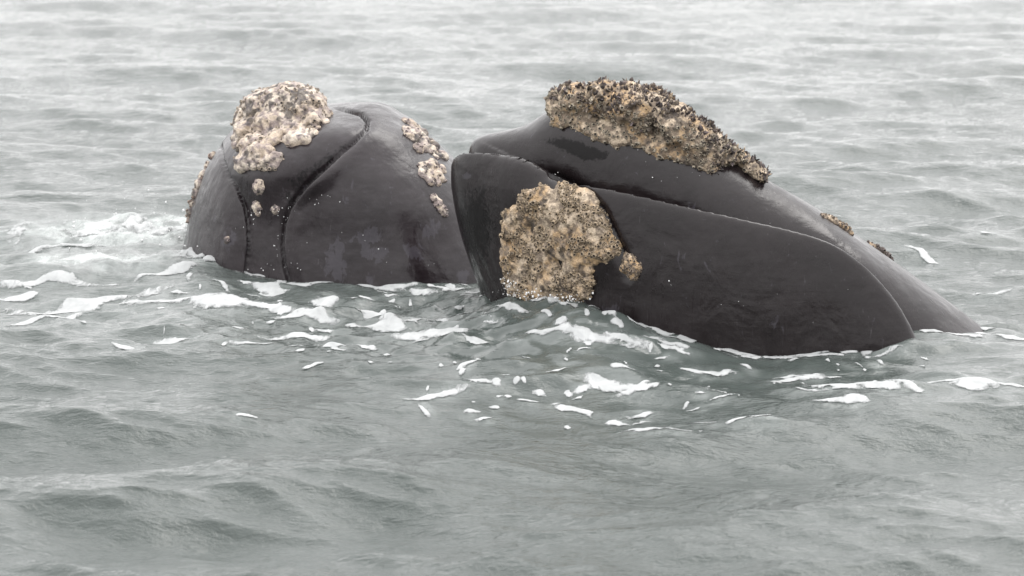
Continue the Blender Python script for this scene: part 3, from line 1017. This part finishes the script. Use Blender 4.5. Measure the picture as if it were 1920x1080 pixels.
# ------------------------------------------------------------------ foam
FOAM = [  # photo pixel centre, half length, half height, slope
    (180, 570, 150, 14, -0.10), (330, 562, 110, 12, 0.02), (420, 572, 60, 14, 0.08), (500, 580, 70, 5, 0.07), (70, 600, 70, 8, -0.2), (20, 560, 40, 7, -0.1),
    (90, 535, 90, 6, 0.0), (300, 517, 50, 6, -0.15), (340, 512, 24, 8, -0.2), (362, 524, 14, 8, 0.2), (420, 530, 26, 3, 0.4), (448, 508, 50, 4, 0.14), (505, 518, 60, 5, 0.02),
    (555, 517, 30, 5, 0.0), (520, 543, 36, 7, 0.1), (470, 538, 20, 4, 0.1), (610, 566, 34, 12, 0.1), (560, 593, 60, 4, 0.02), (600, 590, 50, 7, 0.1), (668, 575, 14, 5, 0.0),
    (700, 590, 26, 8, 0.15), (730, 600, 30, 10, 0.2), (780, 601, 50, 6, -0.05), (720, 612, 60, 6, 0.12), (800, 618, 80, 9, 0.02), (850, 622, 30, 9, 0.0), (690, 560, 20, 4, 0.2),
    (700, 540, 60, 5, 0.08), (790, 546, 30, 5, 0.1), (750, 542, 40, 4, 0.05), (630, 652, 22, 3, -0.05), (637, 660, 12, 5, 0.3), (686, 655, 17, 6, 0.4), (557, 660, 8, 4, 0.0),
    (592, 687, 9, 3, 0), (620, 672, 6, 2, 0), (700, 702, 8, 3, 0), (810, 693, 8, 5, 0), (875, 695, 22, 4, -0.15), (865, 712, 6, 6, 0), (905, 718, 40, 3, 0.1), (930, 724, 13, 6, 0.1),
    (840, 740, 36, 6, -0.1), (790, 754, 38, 6, -0.1), (800, 772, 16, 5, 0.4), (890, 782, 20, 4, 0), (930, 776, 12, 3, 0), (962, 757, 10, 6, 0), (1012, 755, 9, 5, 0), (995, 768, 12, 3, 0),
    (1060, 745, 8, 6, 0.2), (1085, 734, 16, 3, 0), (1037, 764, 12, 4, -0.2), (1075, 782, 40, 6, 0.1), (1072, 775, 16, 7, 0), (940, 762, 12, 2, 0), (880, 634, 30, 3, 0.1),
    (905, 640, 20, 3, 0.1), (1040, 625, 54, 6, 0.12), (1110, 632, 60, 11, 0.12), (1180, 645, 52, 7, 0.12), (1060, 614, 10, 4, 0), (1150, 735, 62, 11, 0.12), (1190, 740, 40, 6, -0.1),
    (1125, 728, 30, 4, 0.15), (1230, 640, 16, 6, 0), (1265, 645, 26, 6, 0.12), (1350, 652, 30, 4, 0.15), (1385, 664, 40, 5, 0.1), (1400, 668, 24, 5, 0), (1490, 668, 40, 4, 0.0),
    (1540, 666, 26, 3, 0.1), (1310, 704, 20, 5, 0.05), (1350, 708, 40, 4, 0.05), (1470, 716, 40, 5, -0.1), (1510, 712, 34, 9, 0.05), (1560, 726, 40, 8, 0.2), (1610, 730, 40, 9, 0.1),
    (1660, 728, 50, 7, 0.08), (1700, 735, 40, 5, 0.2), (1500, 738, 50, 4, 0.12), (1590, 768, 34, 7, 0.1), (1560, 762, 40, 4, 0.1), (1440, 788, 42, 6, -0.12), (1390, 794, 40, 4, -0.08),
    (1310, 802, 40, 4, 0.0), (1240, 806, 60, 5, 0.02), (1175, 808, 44, 7, 0.15), (1160, 800, 24, 5, 0.1), (1840, 720, 60, 8, 0.02), (1760, 718, 60, 4, 0.05), (1900, 722, 40, 6, 0.0),
    (1640, 692, 12, 6, 0.2), (1632, 655, 16, 5, -0.2), (1655, 645, 10, 4, 0), (1890, 630, 40, 4, 0.0), (1855, 556, 34, 6, -0.15), (1725, 480, 30, 6, 0.3),
    (1860, 440, 16, 3, 0), (140, 462, 60, 4, 0.02), (60, 470, 60, 5, 0), (1000, 560, 40, 4, 0.1), (1050, 566, 40, 5, 0.05), (1085, 570, 16, 5, 0.1), (975, 553, 18, 6, 0.3), (1240, 690, 8, 3, 0), (1410, 700, 14, 3, 0.1),
    (1020, 590, 20, 3, 0.25), (960, 580, 30, 3, 0.25), (1280, 668, 30, 2.5, 0.1), (240, 655, 30, 3, 0.1), (330, 640, 50, 3, 0.0), (460, 648, 60, 3, 0.05), (560, 630, 70, 3, 0.0), (158, 608, 14, 4, 0.1), (460, 782, 14, 4, 0),
]

def waterline():
    """photo pixels where the skin of each whale goes under"""
    out = []
    r = np.random.default_rng(17)
    for bvh, u0, u1, v0 in ((bvhB, 340, 885, 430), (bvhA, 905, 1850, 500)):
        us = np.arange(u0, u1, 4.0)
        P, W = [], []
        for a in us:
            for b in np.arange(v0, 700, 3.0):
                p, n = cast(bvh, a, b)
                if p is not None:
                    P.append(p); W.append((a, b))
        P = np.array(P); W = np.array(W)
        wet = sea(P[:, 0], P[:, 1])[2] > P[:, 2]
        for a in us:
            m = (W[:, 0] == a) & wet
            if m.any():
                out.append((a, W[m][:, 1].min()))
    wl = []
    for a, b in out:
        k = vnoise(np.array([[a * 0.022, 3.3, 0]]), 5)[0]
        if k > 0.05 and r.uniform() < 0.6:
            wl.append((a, b + 2 + r.uniform(0, 3), r.uniform(6, 16), r.uniform(2.0, 3.5 + 3 * max(k, 0)), r.normal() * 0.08))
    return wl

def build_foam():
    FOAM.extend(waterline())
    r = np.random.default_rng(23)
    for cu_, cv_, su, sv, n in ((700, 620, 150, 26, 26), (1050, 740, 170, 34, 26), (1180, 640, 90, 20, 14), (1500, 725, 150, 28, 24), (350, 560, 160, 22, 16), (820, 575, 90, 14, 12), (1620, 670, 110, 16, 12)):
        for _ in range(n):                             # crumbs and threads of froth
            thread = r.uniform() < 0.45
            FOAM.append((cu_ + r.normal() * su, cv_ + r.normal() * sv, r.uniform(10, 30) if thread else r.uniform(3, 8), r.uniform(1.2, 2.2) if thread else r.uniform(1.8, 3.4), r.normal() * 0.10 + 0.04))
    hx, hy = 0.0125, 0.030
    gx_ = np.arange(-4.3, 4.3, hx); gy_ = np.arange(-3.6, 8.2, hy)
    A, B = np.meshgrid(gx_, gy_, indexing='ij')
    P2 = np.stack([A * 5.0, B * 2.6, np.zeros_like(A)], -1)
    wx_ = 0.10 * fbm(P2 * 0.7, 2, 91) + 0.012 * fbm(P2 * 4, 2, 92); wy_ = 0.16 * fbm(P2 * 0.7, 2, 93) + 0.016 * fbm(P2 * 4, 2, 94)
    F = np.full(A.shape, -1.0)
    us = np.array([f[0] for f in FOAM], float); vs = np.array([f[1] for f in FOAM], float)
    hx0, hy0 = sea_hit(us, vs)
    ragged = 0.50 * fbm(P2 * 1.8, 5, 95, 0.6)
    for (u, v, ru, rv, sl), cx, cy in zip(FOAM, hx0, hy0):
        d = math.hypot(cx, cy - CAM_Y)
        k = math.hypot(d, CAM_H) / FPX
        rx_, ry_ = ru * k, (0.85 if rv < 4 else 0.62) * rv * k * d / CAM_H
        sly = -sl * d / CAM_H                          # slope in the water plane
        m0, m1 = np.searchsorted(gx_, [cx - rx_ * 1.7 - 0.1, cx + rx_ * 1.7 + 0.1])
        ext = ry_ * 1.8 + abs(sly) * rx_ * 1.7 + 0.3
        n0, n1 = np.searchsorted(gy_, [cy - ext, cy + ext])
        s = (slice(m0, m1), slice(n0, n1))
        q0 = (A[s] + wx_[s] - cx); q1 = (B[s] + wy_[s] - cy) - sly * q0
        f = 1 - np.sqrt((q0 / rx_) ** 2 + (q1 / ry_) ** 2)
        size_ = min(1.0, ru / 30)
        F[s] = np.maximum(F[s], f + 0.04 + ragged[s] * (0.3 + 0.7 * size_))
    # broken white water left of the forward-facing whale
    ch = churn(A, B)
    q = np.stack([A * 3.2, B * 2.0, np.zeros_like(A)], -1)
    F = np.maximum(F, np.where(ch > 0.12, (ch - 0.74) * 0.8 + 1.15 * fbm(q, 6, 96, 0.7), -1))
    inside = F > 0
    c = inside[:-1, :-1].astype(int) + inside[1:, :-1] + inside[:-1, 1:] + inside[1:, 1:]
    keep = c >= 1
    gxF, gyF = np.gradient(F, hx, hy)
    # pull the outer corners of rim cells back onto the foam's edge
    g2 = gxF ** 2 + gyF ** 2 + 1e-6
    mx_ = np.clip(-F * gxF / g2, -hx * 0.95, hx * 0.95); my_ = np.clip(-F * gyF / g2, -hy * 0.95, hy * 0.95)
    out = ~inside
    PX = A + np.where(out, mx_, 0); PY = B + np.where(out, my_, 0)
    idx = np.arange(A.size).reshape(A.shape)
    Q = np.stack([idx[:-1, :-1], idx[1:, :-1], idx[1:, 1:], idx[:-1, 1:]], -1)[keep]
    used = np.unique(Q)
    remap = np.full(A.size, -1); remap[used] = np.arange(len(used))
    Q = remap[Q]
    # lie exactly on the tessellated sea
    qx, qy = PX.ravel()[used], PY.ravel()[used]
    ix = np.clip(np.searchsorted(XS, qx) - 1, 0, nx_ - 2); iy = np.clip(np.searchsorted(YS, qy) - 1, 0, ny_ - 2)
    tx = (qx - XS[ix]) / (XS[ix + 1] - XS[ix]); ty = (qy - YS[iy]) / (YS[iy + 1] - YS[iy])
    def on_sea(arr):
        G = arr.reshape(ny_, nx_)
        return (G[iy, ix] * (1 - tx) * (1 - ty) + G[iy, ix + 1] * tx * (1 - ty) + G[iy + 1, ix] * (1 - tx) * ty + G[iy + 1, ix + 1] * tx * ty)
    X, Y, Z = on_sea(px), on_sea(py), on_sea(pz)
    f = F.ravel()[used]
    pp = np.stack([X * 18, Y * 9, np.zeros_like(X)], -1)
    lift = np.where(f > 0, 0.0045 + 0.004 * smooth01(f * 1.6) + 0.001 * smooth01(f * 2) * fbm(pp, 4, 97), 0.002)
    chv = churn(PX.ravel()[used], PY.ravel()[used])
    lift = lift + np.where(f > 0, smooth01(f * 1.5) * chv * 0.05 * (1 + fbm(pp * 0.5, 4, 98)), 0)
    o = mesh_np('sea_foam', np.stack([X, Y, Z + lift], 1), Q, M_FOAM, attrs={'foam_mass': f + 0.05})
    o['kind'] = 'stuff'
    # water round each patch is full of fine bubbles
    A2 = aer.reshape(ny_, nx_).copy()
    for (u, v, ru, rv, sl), cx, cy in zip(FOAM, hx0, hy0):
        if ru < 12:
            continue
        d = math.hypot(cx, cy - CAM_Y)
        k = math.hypot(d, CAM_H) / FPX
        rx_, ry_ = ru * k * 1.25, max(rv, 3) * k * d / CAM_H * 1.7
        m0, m1 = np.searchsorted(XS, [cx - 2.2 * rx_, cx + 2.2 * rx_]); n0, n1 = np.searchsorted(YS, [cy - 2.2 * ry_ - 0.4, cy + 2.2 * ry_ + 0.4])
        q0 = (XS[m0:m1] - cx)[None, :]; q1 = (YS[n0:n1] - cy)[:, None] + sl * d / CAM_H * q0
        A2[n0:n1, m0:m1] = np.maximum(A2[n0:n1, m0:m1], 0.20 * np.exp(-(q0 / rx_) ** 2 - (q1 / ry_) ** 2))
    sea_o.data.attributes['aeration'].data.foreach_set('value', A2.ravel().astype(np.float32))
    o['label'] = 'white foam patches and broken water drifting round the whales'
    o['category'] = 'foam'
build_foam()

# ------------------------------------------------------------------ drops of spray
def build_drops():
    r = np.random.default_rng(9)
    P = []
    def on(bvh, u, v, n, su, sv, s0, s1, lift=0.0):
        for _ in range(n):
            a, b = u + r.normal() * su, v + r.normal() * sv
            p, nn = cast(bvh, a, b)
            if p is not None:
                P.append((p + nn * (0.002 + lift * r.uniform()), s0 + (s1 - s0) * r.uniform() ** 2.5))
    for u, v, n, su, sv in ((484, 400, 26, 9, 8), (590, 378, 16, 30, 9), (545, 385, 14, 8, 12), (527, 420, 12, 2, 16), (520, 455, 12, 2, 14), (505, 500, 18, 22, 6),
                            (455, 425, 4, 8, 4), (563, 500, 7, 3, 6), (640, 440, 10, 60, 40), (760, 470, 10, 70, 40)):
        on(bvhB, u, v, max(2, n // 2), su, sv, 0.002, 0.0055, 0.05)
    for u, v, n, su, sv in ((1240, 310, 14, 40, 16), (1400, 575, 6, 20, 8), (1250, 525, 5, 14, 6), (945, 545, 40, 14, 14), (1000, 552, 40, 30, 6), (1060, 560, 30, 25, 5),
                            (1330, 330, 6, 30, 10), (1450, 520, 8, 90, 50), (1050, 330, 6, 20, 6)):
        on(bvhA, u, v, max(2, n // 2), su, sv, 0.0015, 0.006, 0.03)
    for u, v, n, su, sv in ((950, 540, 60, 8, 16), (985, 556, 90, 22, 8), (1040, 562, 90, 26, 7), (1085, 566, 50, 12, 7)):
        on(bvhLip, u, v, n, su, sv, 0.003, 0.009, 0.03)
    for _ in range(110):                               # flung up over the broken water
        x = r.normal() * 0.45 - 2.75; y = 4.4 + r.normal() * 0.6
        z = sea(np.array([x]), np.array([y]))[2][0]
        P.append((np.array([x, y, z + abs(r.normal()) * 0.10]), 0.003 + 0.008 * r.uniform() ** 2))
    t = (1 + 5 ** 0.5) / 2
    ico = np.array([(-1, t, 0), (1, t, 0), (-1, -t, 0), (1, -t, 0), (0, -1, t), (0, 1, t), (0, -1, -t), (0, 1, -t), (t, 0, -1), (t, 0, 1), (-t, 0, -1), (-t, 0, 1)]) / math.hypot(1, t)
    fc = np.array([(0, 11, 5), (0, 5, 1), (0, 1, 7), (0, 7, 10), (0, 10, 11), (1, 5, 9), (5, 11, 4), (11, 10, 2), (10, 7, 6), (7, 1, 8),
                   (3, 9, 4), (3, 4, 2), (3, 2, 6), (3, 6, 8), (3, 8, 9), (4, 9, 5), (2, 4, 11), (6, 2, 10), (8, 6, 7), (9, 8, 1)])
    V = np.concatenate([p + ico * s * np.array([1, 1, r.uniform(0.8, 1.4)]) for p, s in P])
    Q = np.concatenate([fc + 12 * k for k in range(len(P))])
    o = mesh_np('water_drops', V, Q, M_DROP)
    o['kind'] = 'stuff'
    o['label'] = 'tiny beads of spray on the whales and over the broken water'
    o['category'] = 'spray'
build_drops()
